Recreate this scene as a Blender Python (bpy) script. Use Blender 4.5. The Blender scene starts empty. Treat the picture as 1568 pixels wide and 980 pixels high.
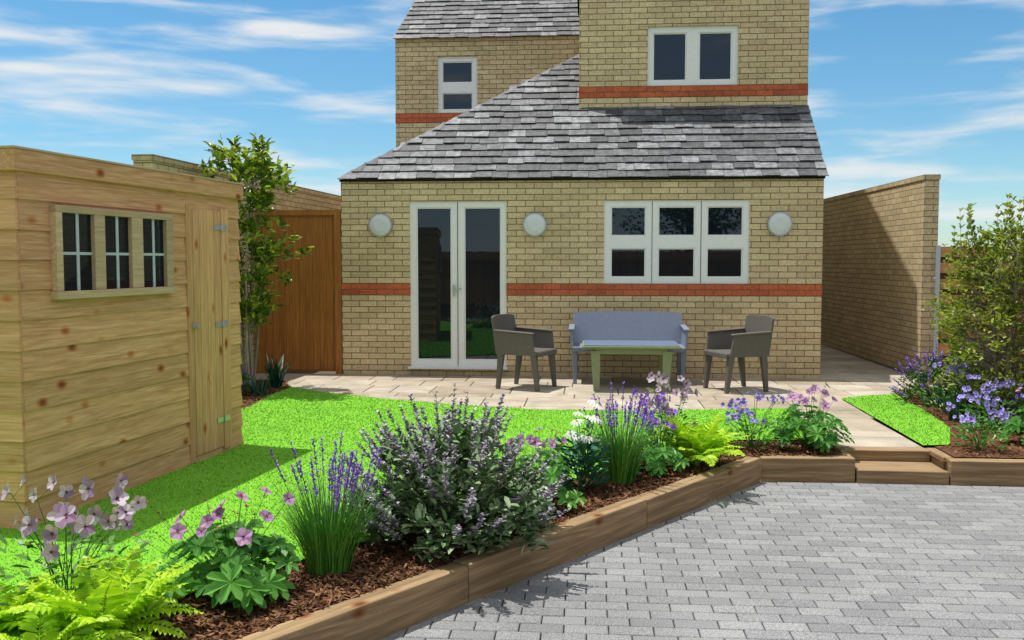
import bpy, math, random
from mathutils import Vector, Matrix
random.seed(7)
RND=random.random
def U(a,b): return a+(b-a)*RND()
V=Vector
scn=bpy.context.scene
COL=scn.collection

# ------------------------------------------------------------------ mesh builder
class MB:
    def __init__(s): s.v=[];s.f=[];s.m=[]
    def vert(s,p): s.v.append((p[0],p[1],p[2])); return len(s.v)-1
    def poly(s,pts,m=0):
        i=len(s.v); s.v.extend([(p[0],p[1],p[2]) for p in pts]); s.f.append(tuple(range(i,i+len(pts)))); s.m.append(m)
    def box(s,x0,x1,y0,y1,z0,z1,m=0):
        i=len(s.v)
        s.v+= [(x0,y0,z0),(x1,y0,z0),(x1,y1,z0),(x0,y1,z0),(x0,y0,z1),(x1,y0,z1),(x1,y1,z1),(x0,y1,z1)]
        for q in ((0,3,2,1),(4,5,6,7),(0,1,5,4),(1,2,6,5),(2,3,7,6),(3,0,4,7)):
            s.f.append(tuple(i+k for k in q)); s.m.append(m)
    def hexa(s,p,m=0):
        i=len(s.v); s.v+=[tuple(q) for q in p]
        for q in ((0,3,2,1),(4,5,6,7),(0,1,5,4),(1,2,6,5),(2,3,7,6),(3,0,4,7)):
            s.f.append(tuple(i+k for k in q)); s.m.append(m)
    def cbox(s,x0,x1,y0,y1,z0,z1,c,m=0):   # box with chamfered top edges
        i=len(s.v)
        s.v+=[(x0,y0,z0),(x1,y0,z0),(x1,y1,z0),(x0,y1,z0),(x0,y0,z1-c),(x1,y0,z1-c),(x1,y1,z1-c),(x0,y1,z1-c),
              (x0+c,y0+c,z1),(x1-c,y0+c,z1),(x1-c,y1-c,z1),(x0+c,y1-c,z1)]
        for q in ((0,1,5,4),(1,2,6,5),(2,3,7,6),(3,0,4,7),(4,5,9,8),(5,6,10,9),(6,7,11,10),(7,4,8,11),(8,9,10,11)):
            s.f.append(tuple(i+k for k in q)); s.m.append(m)
    def tube(s,pts,r0,r1,m=0,n=4):
        pts=[V(p) for p in pts]; i0=len(s.v); N=len(pts)
        for k,p in enumerate(pts):
            d=(pts[min(k+1,N-1)]-pts[max(k-1,0)]).normalized()
            a=d.orthogonal().normalized() if abs(d.z)>.99 else d.cross(V((0,0,1))).normalized()
            b=d.cross(a); r=r0+(r1-r0)*k/(N-1)
            for j in range(n):
                t=2*math.pi*j/n; s.vert(p+a*(r*math.cos(t))+b*(r*math.sin(t)))
        for k in range(N-1):
            for j in range(n):
                a0=i0+k*n+j;a1=i0+k*n+(j+1)%n
                s.f.append((a0,a1,a1+n,a0+n)); s.m.append(m)
    def cyl(s,c,ax,r,h,m=0,n=32,r2=None):
        ax=V(ax).normalized(); a=ax.orthogonal().normalized(); b=ax.cross(a); r2=r if r2 is None else r2
        i=len(s.v); c=V(c)
        for k in range(n):
            t=2*math.pi*k/n; s.vert(c+a*(r*math.cos(t))+b*(r*math.sin(t)))
        for k in range(n):
            t=2*math.pi*k/n; s.vert(c+ax*h+a*(r2*math.cos(t))+b*(r2*math.sin(t)))
        for k in range(n):
            s.f.append((i+k,i+(k+1)%n,i+n+(k+1)%n,i+n+k)); s.m.append(m)
        s.f.append(tuple(range(i+n,i+2*n))); s.m.append(m)
        s.f.append(tuple(range(i+n-1,i-1,-1))); s.m.append(m)
    def leaf(s,p,d,L,W,m=0,fold=.25,droop=.15,wp=.45,up=None):
        p=V(p); d=V(d).normalized(); up=V(up) if up is not None else V((U(-.4,.4),U(-.4,.4),1))
        sd=d.cross(up)
        if sd.length<.05: sd=d.orthogonal()
        sd.normalize(); n=sd.cross(d)
        a=p+d*(L*wp*.62); c=p+d*(L*(wp+.27))-n*(L*droop*.3); tip=p+d*L-n*(L*droop); f=n*(W*fold*.5)
        i=len(s.v)
        for q in (p,a+sd*W*.42+f,c+sd*W*.46+f,tip,c-sd*W*.46+f,a-sd*W*.42+f): s.vert(q)
        s.f.append((i,i+1,i+2,i+3)); s.f.append((i,i+3,i+4,i+5)); s.m+=[m,m]
    def petal(s,p,d,L,W,m,up,cup=.15):
        p=V(p); d=V(d).normalized(); sd=d.cross(V(up)).normalized(); n=sd.cross(d); i=len(s.v); 
        pr=[(0,.08),(.3,.55),(.6,1.0),(.85,.85),(1.0,.35)]
        for k,(t,w) in enumerate(pr):
            q=p+d*(L*t)+n*(-L*cup*t*t)
            s.vert(q+sd*W*w*.5+n*W*.10*w); s.vert(q-n*W*.04); s.vert(q-sd*W*w*.5+n*W*.10*w)
        for k in range(4):
            a=i+3*k
            s.f.append((a,a+1,a+4,a+3)); s.f.append((a+1,a+2,a+5,a+4)); s.m+=[m,m]
    def blade(s,p,az,lean,L,W,m=0,n=5,curl=1.0):
        p=V(p); h=V((math.cos(az),math.sin(az),0)); sd=V((-math.sin(az),math.cos(az),0))
        i0=len(s.v); ang=lean; q=p.copy()
        for k in range(n+1):
            w=W*(1-(k/n)**1.6)*.5+.0003
            s.vert(q+sd*w); s.vert(q-sd*w)
            q=q+(h*math.sin(ang)+V((0,0,1))*math.cos(ang))*(L/n); ang+=curl/n
        for k in range(n):
            a=i0+2*k; s.f.append((a,a+1,a+3,a+2)); s.m.append(m)
    def palm(s,p,nrm,r,m=0,lobes=7,rot=0):
        p=V(p); nrm=V(nrm).normalized(); a=nrm.orthogonal().normalized(); b=nrm.cross(a)
        a,b=a*math.cos(rot)+b*math.sin(rot), b*math.cos(rot)-a*math.sin(rot)
        i=len(s.v); s.vert(p-nrm*r*.08); K=lobes*4; span=2*math.pi*.9
        for k in range(K+1):
            t=k/K; th=-span/2+span*t; ph=(k%4)
            rr={0:.50,1:.84,2:1.0,3:.84}[ph]*r*(1-.25*abs(2*t-1))*U(.95,1.05)
            zz={0:.10,1:0,2:-.12,3:0}[ph]*r
            s.vert(p+a*(rr*math.cos(th))+b*(rr*math.sin(th))+nrm*zz)
        for k in range(K): s.f.append((i,i+1+k,i+2+k)); s.m.append(m)
    def blossom(s,p,d,r,mp,mc,n=5,w=.8,open=.35,cup=.15):
        p=V(p); d=V(d).normalized(); a=d.orthogonal().normalized(); b=d.cross(a); o=U(0,6)
        for k in range(n):
            t=o+2*math.pi*k/n; dd=(a*math.cos(t)+b*math.sin(t))+d*open
            s.petal(p,dd,r*U(.9,1.1),r*w,mp,d,cup)
        for k in range(6):
            t=2*math.pi*k/6; s.leaf(p+d*.002,(a*math.cos(t)+b*math.sin(t))*.6+d,r*.30,r*.14,mc,up=d+a)
    def frond(s,p,az,L,m=0,lean=.5,curl=1.1,w=.28,n=16,stem=None):
        p=V(p); h=V((math.cos(az),math.sin(az),0)); sd=V((-math.sin(az),math.cos(az),0)); ang=lean; q=p.copy(); pts=[p]
        for k in range(n):
            d=h*math.sin(ang)+V((0,0,1))*math.cos(ang); q=q+d*(L/n); pts.append(q.copy()); ang+=curl/n
            t=(k+1)/n; ll=w*L*math.sin(math.pi*min(1,(t*.88+.12)))**.7*(1.05-.5*t) if t>.12 else 0
            if ll>0:
                up=h*(-math.cos(ang))+V((0,0,1))*math.sin(ang)
                for sg in (1,-1): s.leaf(q,sd*sg+d*.45+up*U(-.1,.3),ll*U(.9,1.1),L/n*1.1,m,fold=.3,droop=.25,up=up+sd*sg*U(-.2,.2))
        s.tube(pts,.003,.001,m if stem is None else stem,3)
    def build(s,name,mats,parent=None,smooth=False,loc=None,rotz=None):
        me=bpy.data.meshes.new(name); me.from_pydata(s.v,[],s.f)
        for mt in mats: me.materials.append(mt)
        me.polygons.foreach_set('material_index',s.m)
        if smooth: me.polygons.foreach_set('use_smooth',[True]*len(s.f))
        me.update(); ob=bpy.data.objects.new(name,me); COL.objects.link(ob)
        if parent: ob.parent=parent
        if loc: ob.location=loc
        if rotz is not None: ob.rotation_euler[2]=rotz
        return ob
def bevel(o,w=.006,seg=2):
    m=o.modifiers.new('bevel','BEVEL'); m.width=w; m.segments=seg; m.limit_method='ANGLE'; return o
def empty(name,loc=(0,0,0),rz=0):
    e=bpy.data.objects.new(name,None); e.location=loc; e.rotation_euler[2]=rz; COL.objects.link(e); return e

# ------------------------------------------------------------------ materials
class NT:
    def __init__(s,name):
        s.mat=bpy.data.materials.new(name); s.mat.use_nodes=True; s.t=s.mat.node_tree; s.n=s.t.nodes
        s.P=s.n['Principled BSDF']; s.out=s.n['Material Output']
    def a(s,ty,**k):
        x=s.n.new(ty)
        for q,w in k.items(): setattr(x,q,w)
        return x
    def l(s,a,b): s.t.links.new(a,b)
    def math(s,op,a,b=None,c=None):
        x=s.a('ShaderNodeMath',operation=op)
        for i,q in enumerate((a,b,c)):
            if q is None: continue
            if isinstance(q,(int,float)): x.inputs[i].default_value=q
            else: s.l(q,x.inputs[i])
        return x.outputs[0]
    def noise(s,vec,scale,detail=4,rough=.55,dist=0):
        x=s.a('ShaderNodeTexNoise'); x.inputs['Scale'].default_value=scale; x.inputs['Detail'].default_value=detail
        x.inputs['Roughness'].default_value=rough; x.inputs['Distortion'].default_value=dist
        if vec is not None: s.l(vec,x.inputs['Vector'])
        return x.outputs['Fac']
    def ramp(s,fac,stops):
        x=s.a('ShaderNodeValToRGB'); e=x.color_ramp.elements
        while len(e)<len(stops): e.new(.5)
        for k,(p,c) in enumerate(stops):
            e[k].position=p; e[k].color=(c[0],c[1],c[2],1) if not isinstance(c,(int,float)) else (c,c,c,1)
        s.l(fac,x.inputs[0]); return x.outputs[0]
    def mix(s,fac,a,b,bt='MIX'):
        x=s.a('ShaderNodeMix',data_type='RGBA',blend_type=bt)
        for sock,q in ((x.inputs[0],fac),(x.inputs[6],a),(x.inputs[7],b)):
            if isinstance(q,(int,float)): sock.default_value=q
            elif isinstance(q,tuple): sock.default_value=(q[0],q[1],q[2],1)
            else: s.l(q,sock)
        return x.outputs[2]
    def obj(s): return s.a('ShaderNodeTexCoord').outputs['Object']
    def mapping(s,vec,scale=(1,1,1),loc=(0,0,0)):
        x=s.a('ShaderNodeMapping'); x.inputs['Scale'].default_value=scale; x.inputs['Location'].default_value=loc
        s.l(vec,x.inputs['Vector']); return x.outputs[0]
    def rnd(s): return s.a('ShaderNodeNewGeometry').outputs['Random Per Island']
    def bump(s,h,st=.5,dist=.01):
        x=s.a('ShaderNodeBump'); x.inputs['Strength'].default_value=st; x.inputs['Distance'].default_value=dist
        s.l(h,x.inputs['Height']); s.l(x.outputs[0],s.P.inputs['Normal'])
    def color(s,c):
        if isinstance(c,tuple): s.P.inputs['Base Color'].default_value=(c[0],c[1],c[2],1)
        else: s.l(c,s.P.inputs['Base Color'])
    def rough(s,r,spec=None):
        s.P.inputs['Roughness'].default_value=r
        if spec is not None: s.P.inputs['Specular IOR Level'].default_value=spec

def brick(name,cols,mortar,zoff=0.0,bw=.225,rh=.075,ms=.005):
    N=NT(name); tc=N.a('ShaderNodeTexCoord'); sp=N.a('ShaderNodeSeparateXYZ'); N.l(tc.outputs['Object'],sp.inputs[0])
    sn=N.a('ShaderNodeSeparateXYZ'); N.l(tc.outputs['Normal'],sn.inputs[0])
    k=N.math('GREATER_THAN',N.math('ABSOLUTE',sn.outputs[0]),.6)
    u=N.math('ADD',N.math('MULTIPLY',sp.outputs[0],N.math('SUBTRACT',1,k)),N.math('MULTIPLY',sp.outputs[1],k))
    cb=N.a('ShaderNodeCombineXYZ'); N.l(u,cb.inputs[0]); N.l(N.math('ADD',sp.outputs[2],zoff),cb.inputs[1])
    wob=N.a('ShaderNodeVectorMath',operation='ADD'); 
    nz=N.a('ShaderNodeTexNoise'); nz.inputs['Scale'].default_value=9; N.l(tc.outputs['Object'],nz.inputs['Vector'])
    sc=N.a('ShaderNodeVectorMath',operation='SCALE'); N.l(nz.outputs['Color'],sc.inputs[0]); sc.inputs['Scale'].default_value=.006
    N.l(cb.outputs[0],wob.inputs[0]); N.l(sc.outputs[0],wob.inputs[1])
    b=N.a('ShaderNodeTexBrick'); b.offset=.5; b.inputs['Scale'].default_value=1; b.inputs['Brick Width'].default_value=bw
    b.inputs['Row Height'].default_value=rh; b.inputs['Mortar Size'].default_value=ms; b.inputs['Mortar Smooth'].default_value=.25
    b.inputs['Color1'].default_value=(*cols[0],1); b.inputs['Color2'].default_value=(*cols[1],1); b.inputs['Mortar'].default_value=(*mortar,1)
    N.l(wob.outputs[0],b.inputs['Vector'])
    n1=N.noise(tc.outputs['Object'],38,5,.7); n2=N.noise(tc.outputs['Object'],1.1,3)
    c=N.mix(1.0,b.outputs[0],N.ramp(n1,[(.3,.66),(.72,1.22)]),'MULTIPLY')
    c=N.mix(1.0,c,N.ramp(n2,[(.3,.86),(.7,1.08)]),'MULTIPLY')
    N.color(c); N.rough(.9,.2)
    h=N.math('ADD',N.math('MULTIPLY',b.outputs[1],-1.0),N.math('MULTIPLY',n1,.5)); N.bump(h,.9,.008)
    return N.mat
CREAM=[(.78,.625,.37),(.62,.48,.275)]; MORT=(.20,.15,.09)
M_brick=brick('cream_brick',CREAM,MORT,-.055)
M_brick_up=brick('cream_brick_upper',CREAM,MORT,-.005)
RED=[(.66,.165,.07),(.47,.115,.055)]
M_red=brick('red_brick',RED,(.2,.12,.09),-.055)
M_red_up=brick('red_brick_upper',RED,(.2,.12,.09),-.005)
M_wallb=brick('boundary_brick',[(.68,.54,.33),(.53,.42,.25)],(.22,.17,.11),0)

def wood(name,light,dark,axis=1,knots=True,rough=.7,scale=1.0,var=.25):
    N=NT(name); o=N.obj(); r=N.rnd()
    off=N.a('ShaderNodeCombineXYZ'); N.l(N.math('MULTIPLY',r,17.0),off.inputs[0]); N.l(N.math('MULTIPLY',r,31.0),off.inputs[1]); N.l(N.math('MULTIPLY',r,9.0),off.inputs[2])
    ad=N.a('ShaderNodeVectorMath',operation='ADD'); N.l(o,ad.inputs[0]); N.l(off.outputs[0],ad.inputs[1])
    s=[16*scale]*3; s[axis]=.9*scale
    g=N.noise(N.mapping(ad.outputs[0],tuple(s)),1.6,6,.6,1.8)
    s2=[70*scale]*3; s2[axis]=3*scale
    fine=N.noise(N.mapping(ad.outputs[0],tuple(s2)),1.5,3,.6)
    c=N.ramp(g,[(.30,dark),(.5,tuple((a+b)/2 for a,b in zip(light,dark))),(.66,light)])
    c=N.mix(1.0,c,N.ramp(fine,[(.3,.80),(.7,1.12)]),'MULTIPLY')
    c=N.mix(1.0,c,N.ramp(r,[(0,1-var),(1,1+var*.5)]),'MULTIPLY')
    if knots:
        s3=[6.0]*3; s3[axis]=3.6
        v=N.a('ShaderNodeTexVoronoi'); v.inputs['Scale'].default_value=1.0; N.l(N.mapping(ad.outputs[0],tuple(s3)),v.inputs['Vector'])
        k=N.ramp(v.outputs['Distance'],[(.07,(.40,.20,.12)),(.13,(.82,.56,.40)),(.21,(1,1,1))])
        c=N.mix(1.0,c,k,'MULTIPLY')
    N.color(c); N.rough(rough,.25); N.bump(N.math('ADD',g,N.math('MULTIPLY',fine,.4)),.35,.006)
    return N.mat
SHL,SHD=(.80,.455,.235),(.57,.275,.12)
M_shedH=wood('shed_pine',SHL,SHD,1,var=.15)
M_shedX=wood('shed_pine_end',SHL,SHD,0,var=.15)
M_shedV=wood('shed_pine_vertical',(.80,.46,.235),(.58,.285,.125),2,var=.15)
M_trim=wood('shed_trim',(.66,.47,.29),(.54,.37,.21),1,False)
M_sleep=wood('sleeper_wood',(.44,.30,.16),(.20,.13,.068),0,True,.8,.8,.2)
M_orange=wood('orange_fence_wood',(.46,.19,.045),(.30,.11,.022),2,False,.6,1,.1)
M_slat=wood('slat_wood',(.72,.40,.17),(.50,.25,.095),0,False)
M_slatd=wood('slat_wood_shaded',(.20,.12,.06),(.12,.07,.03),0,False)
M_bfence=wood('feather_edge_fence',(.50,.28,.11),(.33,.17,.07),2,False)
M_trunk=wood('bark',(.40,.34,.26),(.22,.175,.13),2,False,.9)

def plain(name,c,r=.5,spec=.5,metal=0,var=.08,sc=20):
    N=NT(name); n=N.noise(N.obj(),sc,4); N.color(N.mix(1.0,c,N.ramp(n,[(.3,1-var),(.7,1+var)]),'MULTIPLY')); N.rough(r,spec)
    N.P.inputs['Metallic'].default_value=metal; return N.mat
M_white=plain('white_upvc',(.82,.83,.82),.3,.4,0,.03)
M_metal=plain('galvanised_metal',(.55,.57,.6),.35,.5,.8)
M_lamp=plain('lamp_diffuser',(.66,.70,.71),.35,.5,0,.03)
M_rim=plain('lamp_rim',(.42,.44,.45),.3,.5,.6)
M_chair=plain('grey_resin',(.125,.112,.10),.5,.35,0,.06)
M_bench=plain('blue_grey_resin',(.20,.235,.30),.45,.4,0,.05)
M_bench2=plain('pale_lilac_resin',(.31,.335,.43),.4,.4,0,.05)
M_tabl=plain('olive_resin',(.22,.26,.13),.4,.4,0,.06)
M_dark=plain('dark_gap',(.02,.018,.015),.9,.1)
M_felt=plain('roof_felt',(.12,.11,.1),.95,.1,0,.2,60)
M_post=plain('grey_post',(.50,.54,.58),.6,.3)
def glassm(name,base,fac):
    N=NT(name); g=N.a('ShaderNodeBsdfGlossy'); g.inputs['Roughness'].default_value=.01; g.inputs['Color'].default_value=(.70,.86,1,1)
    N.color(base); N.rough(.4,.05); m=N.a('ShaderNodeMixShader'); m.inputs[0].default_value=fac
    N.l(N.P.outputs[0],m.inputs[1]); N.l(g.outputs[0],m.inputs[2]); N.l(m.outputs[0],N.out.inputs[0]); return N.mat
M_glass=glassm('window_glass',(.003,.006,.012),.058)
M_tglass=glassm('table_glass',(.16,.20,.29),.25)

def slate_mat():
    N=NT('slate'); o=N.obj(); r=N.rnd(); n=N.noise(o,14,6,.65); n2=N.noise(N.mapping(o,(60,60,60)),1,3)
    c=N.ramp(r,[(0,(.05,.052,.058)),(.45,(.092,.095,.103)),(.8,(.145,.148,.16)),(1,(.22,.225,.235))])
    c=N.mix(1.0,c,N.ramp(n,[(.28,.42),(.5,1.0),(.72,1.9)]),'MULTIPLY')
    N.color(c); N.rough(.6,.4); N.bump(N.math('ADD',n,N.math('MULTIPLY',n2,.3)),.7,.012); return N.mat
M_slate=slate_mat()
def slab_mat():
    N=NT('sandstone_slab'); o=N.obj(); r=N.rnd(); n=N.noise(o,2.6,6,.6,.6); n2=N.noise(o,60,3)
    c=N.ramp(r,[(0,(.34,.28,.205)),(.35,(.41,.35,.27)),(.7,(.47,.42,.34)),(1,(.39,.31,.25))])
    c=N.mix(1.0,c,N.ramp(n,[(.3,.66),(.7,1.15)]),'MULTIPLY'); c=N.mix(1.0,c,N.ramp(n2,[(.3,.9),(.7,1.08)]),'MULTIPLY')
    N.color(c); N.rough(.8,.3); N.bump(n,.4,.01); return N.mat
M_slab=slab_mat()
def block_mat():
    N=NT('granite_block'); o=N.obj(); r=N.rnd(); n=N.noise(o,160,3,.7); n2=N.noise(o,1.3,4); n3=N.noise(o,420,2,.6)
    c=N.ramp(r,[(0,(.19,.193,.197)),(.5,(.225,.228,.232)),(1,(.262,.265,.269))])
    c=N.mix(1.0,c,N.ramp(n,[(.3,.42),(.5,1.0),(.68,1.75)]),'MULTIPLY'); c=N.mix(1.0,c,N.ramp(n3,[(.3,.65),(.7,1.3)]),'MULTIPLY')
    c=N.mix(1.0,c,N.ramp(n2,[(.3,.85),(.7,1.1)]),'MULTIPLY')
    N.color(c); N.rough(.8,.3); N.bump(n,.5,.003); return N.mat
M_block=block_mat()
def noisemat(name,stops,scale,b=.6,bd=.02,rough=.95):
    N=NT(name); o=N.obj(); n=N.noise(o,scale,6,.7); N.color(N.ramp(n,stops)); N.rough(rough,.15); N.bump(n,b,bd); return N.mat
M_soil=noisemat('bark_mulch',[(.3,(.035,.016,.008)),(.5,(.12,.055,.028)),(.7,(.22,.11,.06))],45)
M_joint=noisemat('joint_sand',[(.3,(.035,.035,.033)),(.7,(.075,.075,.07))],60)
M_jointp=noisemat('patio_joint',[(.3,(.09,.075,.06)),(.7,(.16,.13,.10))],60)
M_ground=noisemat('earth',[(.3,(.06,.07,.03)),(.7,(.12,.13,.06))],3)
def turfm():
    N=NT('turf'); o=N.obj(); n=N.noise(o,110,5,.75); n2=N.noise(o,1.2,4)
    c=N.ramp(n,[(.3,(.10,.32,.012)),(.5,(.17,.45,.028)),(.7,(.26,.55,.06))]); c=N.mix(1.0,c,N.ramp(n2,[(.3,.88),(.7,1.1)]),'MULTIPLY')
    N.color(c); N.rough(.9,.15); N.bump(n,.6,.006); return N.mat
M_turf=turfm()
def leafm(name,c1,c2,tr=.3,rough=.45,c3=None):
    N=NT(name); r=N.rnd(); st=[(0,c1),(1,c2)] if c3 is None else [(0,c1),(.6,c2),(1,c3)]
    c=N.ramp(r,st); N.color(c); N.rough(rough,.35)
    if tr<=0: return N.mat
    t=N.a('ShaderNodeBsdfTranslucent'); N.l(N.mix(1.0,c,(1.3,1.4,.7),'MULTIPLY'),t.inputs[0])
    m=N.a('ShaderNodeMixShader'); m.inputs[0].default_value=tr; N.l(N.P.outputs[0],m.inputs[1]); N.l(t.outputs[0],m.inputs[2]); N.l(m.outputs[0],N.out.inputs[0]); return N.mat
L_turf=leafm('grass_blade',(.15,.40,.02),(.30,.58,.07),0,.6)
L_laurel=leafm('laurel_leaf',(.04,.10,.012),(.17,.25,.03),.35,.3,(.50,.56,.08))
L_yel=leafm('olive_yellow_leaf',(.10,.15,.02),(.26,.31,.045),.3,.45,(.42,.45,.09))
L_green=leafm('mid_green_leaf',(.05,.14,.02),(.13,.28,.05),0)
L_sage=leafm('sage_leaf',(.07,.14,.045),(.18,.29,.12),0,.6,(.36,.45,.28))
L_palm=leafm('geranium_leaf',(.05,.19,.03),(.15,.38,.07),.3,.4)
L_blueg=leafm('blue_green_leaf',(.02,.10,.06),(.08,.25,.13),0)
L_grassy=leafm('tussock_blade',(.03,.16,.02),(.15,.38,.05),0)
L_lime=leafm('lime_fern',(.26,.48,.012),(.56,.76,.04),.3)
L_dkiris=leafm('iris_blade',(.012,.06,.035),(.04,.13,.08),0)
F_purple=leafm('purple_flower',(.17,.06,.42),(.40,.20,.75),0,.6)
F_blue=leafm('blue_violet_flower',(.20,.15,.50),(.45,.38,.80),0,.6)
F_mauve=leafm('mauve_petal',(.28,.12,.28),(.52,.30,.50),.2,.5)
F_palepink=leafm('pale_mauve_petal',(.26,.14,.27),(.66,.54,.64),.2,.5)
F_white=leafm('white_petal',(.65,.65,.60),(.8,.8,.76),.2,.5)
F_greyp=leafm('grey_purple_bud',(.15,.12,.17),(.34,.30,.38),0,.7,(.52,.51,.55))
F_core=leafm('flower_centre',(.05,.01,.04),(.14,.03,.08),0,.6,(.6,.45,.05))
F_red=leafm('red_bud',(.16,.01,.015),(.30,.03,.04),0,.6)
M_stem=plain('stem_green',(.07,.14,.04),.6,.3)
M_stemb=plain('stem_brown',(.16,.13,.075),.8,.2)

# ------------------------------------------------------------------ world and sun
sd=V((-.29,.10,1.0)).normalized(); el=math.asin(sd.z)
w=bpy.data.worlds.new('World'); scn.world=w; w.use_nodes=True; t=w.node_tree; n=t.nodes; n.clear()
sky=n.new('ShaderNodeTexSky'); sky.sky_type='NISHITA'; sky.sun_disc=False; sky.sun_elevation=el
sky.sun_rotation=math.atan2(sd.x,sd.y); sky.air_density=1.0; sky.dust_density=.3; sky.ozone_density=1.0
def wm(op,a,b=None,c=None):
    x=n.new('ShaderNodeMath'); x.operation=op
    for i,q in enumerate((a,b,c)):
        if q is None: continue
        if isinstance(q,(int,float)): x.inputs[i].default_value=q
        else: t.links.new(q,x.inputs[i])
    return x.outputs[0]
def wmix(f,a,b,bt='MIX'):
    x=n.new('ShaderNodeMix'); x.data_type='RGBA'; x.blend_type=bt
    for sock,q in ((x.inputs[0],f),(x.inputs[6],a),(x.inputs[7],b)):
        if isinstance(q,(int,float)): sock.default_value=q
        elif isinstance(q,tuple): sock.default_value=(*q,1)
        else: t.links.new(q,sock)
    return x.outputs[2]
def wramp(f,st,ip='LINEAR'):
    x=n.new('ShaderNodeValToRGB'); e=x.color_ramp.elements; x.color_ramp.interpolation=ip
    while len(e)<len(st): e.new(.5)
    for k,(p,c) in enumerate(st): e[k].position=p; e[k].color=(*c,1) if isinstance(c,tuple) else (c,c,c,1)
    t.links.new(f,x.inputs[0]); return x.outputs[0]
tc=n.new('ShaderNodeTexCoord'); sp=n.new('ShaderNodeSeparateXYZ'); t.links.new(tc.outputs['Generated'],sp.inputs[0])
az=wm('ARCTAN2',sp.outputs[0],sp.outputs[1]); cb=n.new('ShaderNodeCombineXYZ')
t.links.new(wm('MULTIPLY',az,3.4),cb.inputs[0]); t.links.new(wm('MULTIPLY',sp.outputs[2],24),cb.inputs[1])
def wn(vec,s,d,r,dist=0):
    x=n.new('ShaderNodeTexNoise'); x.inputs['Scale'].default_value=s; x.inputs['Detail'].default_value=d; x.inputs['Roughness'].default_value=r; x.inputs['Distortion'].default_value=dist
    t.links.new(vec,x.inputs['Vector']); return x.outputs['Fac']
n1=wn(cb.outputs[0],1.5,6,.5,.25); n2=wn(cb.outputs[0],.7,2,.5)
cl=wramp(wm('ADD',wm('MULTIPLY',n1,.75),wm('MULTIPLY',n2,.3)),[(.48,0.0),(.70,1.0)],'EASE')
# unseen white cloud added overhead and behind the viewpoint for neutral fill light
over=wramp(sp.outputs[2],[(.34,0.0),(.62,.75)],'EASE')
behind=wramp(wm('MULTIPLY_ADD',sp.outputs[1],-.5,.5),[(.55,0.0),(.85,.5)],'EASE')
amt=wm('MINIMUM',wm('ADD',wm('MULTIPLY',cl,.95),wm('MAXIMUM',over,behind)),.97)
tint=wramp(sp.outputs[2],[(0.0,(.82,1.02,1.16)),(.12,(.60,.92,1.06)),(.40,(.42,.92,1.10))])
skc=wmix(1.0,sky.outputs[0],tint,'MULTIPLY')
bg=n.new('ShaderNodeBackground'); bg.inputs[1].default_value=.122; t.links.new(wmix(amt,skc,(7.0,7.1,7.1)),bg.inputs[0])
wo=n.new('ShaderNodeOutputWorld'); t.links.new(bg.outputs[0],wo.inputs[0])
sl=bpy.data.lights.new('sun','SUN'); sl.energy=5.0; sl.angle=math.radians(.5); sl.color=(1,.96,.89)
so=bpy.data.objects.new('sun',sl); COL.objects.link(so); so.rotation_euler=sd.to_track_quat('Z','Y').to_euler()

# ------------------------------------------------------------------ camera
cam=bpy.data.cameras.new('camera'); co=bpy.data.objects.new('camera',cam); COL.objects.link(co); scn.camera=co
cam.lens=36*1450/1568; cam.sensor_width=36; cam.clip_end=500; cam.clip_start=.05
co.location=(0,0,1.46); co.rotation_euler=(math.radians(90-3.55),0,math.radians(4.57))
scn.view_settings.view_transform='Standard'; scn.view_settings.look='None'; scn.view_settings.exposure=0

# ------------------------------------------------------------------ ground
def sheet(name,pts,z,mat):
    b=MB(); b.poly([(p[0],p[1],z) for p in pts]); return b.build(name,[mat])
sheet('ground',[(-150,-150),(150,-150),(150,150),(-150,150)],-.30,M_ground)
DX,DY=.573,.82
PB=(1.30,7.10)                      # bend of the sleeper line
def sline(s,off=0): return (PB[0]-DX*s-DY*off, PB[1]-DY*s+DX*off)
b=MB(); b.poly([(-9,-6,-.196),(9,-6,-.196),(9,7.3,-.196),(-9,7.3,-.196)],1)
y=-3.0; r=0
while y<7.15:
    x=-4.0+(.1 if r%2 else 0)+U(-.004,.004)
    while x<6.5:
        dz=U(-.0012,.0012); b.cbox(x+.0024+U(0,.001),x+.1976,y+.0024,y+.0976-U(0,.001),-.195,-.18+dz,.004); x+=.2
    y+=.1; r+=1
b.build('block_paving_driveway',[M_block,M_joint])
A0=sline(8.4)
sheet('soil',[(A0[0]-.05,A0[1]+.05),(PB[0]-.05,PB[1]+.05),(2.0,7.17),(2.0,7.5),(2.62,7.5),(2.62,7.17),(9,7.17),(9,20),(-9,20),(-9,A0[1]+.05)],-.02,M_soil)
lawnL=[sline(8.4,.66),sline(4,.66),sline(.6,.64),(.78,7.50),(1.25,7.74),(1.97,7.80),(1.97,9.46),(1.32,9.34),(.5,9.20),(-.44,9.17),(-1.3,9.42),(-2.16,9.79),(-2.9,10.22),(-3.40,10.60),(-3.43,9.9),(-3.35,9.1),(-3.5,8.6),(-7,8.6),(-7,.6)]
lawnR=[(2.64,7.62),(2.86,7.66),(3.15,8.45),(3.27,9.4),(3.34,10.55),(3.0,10.42),(2.68,10.2)]
def inpoly(x,y,P):
    c=False;j=len(P)-1
    for i in range(len(P)):
        if (P[i][1]>y)!=(P[j][1]>y) and x<(P[j][0]-P[i][0])*(y-P[i][1])/(P[j][1]-P[i][1])+P[i][0]: c=not c
        j=i
    return c
b=MB()
for P in (lawnL,lawnR): b.poly([(p[0],p[1],.014) for p in P],0)
cnt=0
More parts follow.
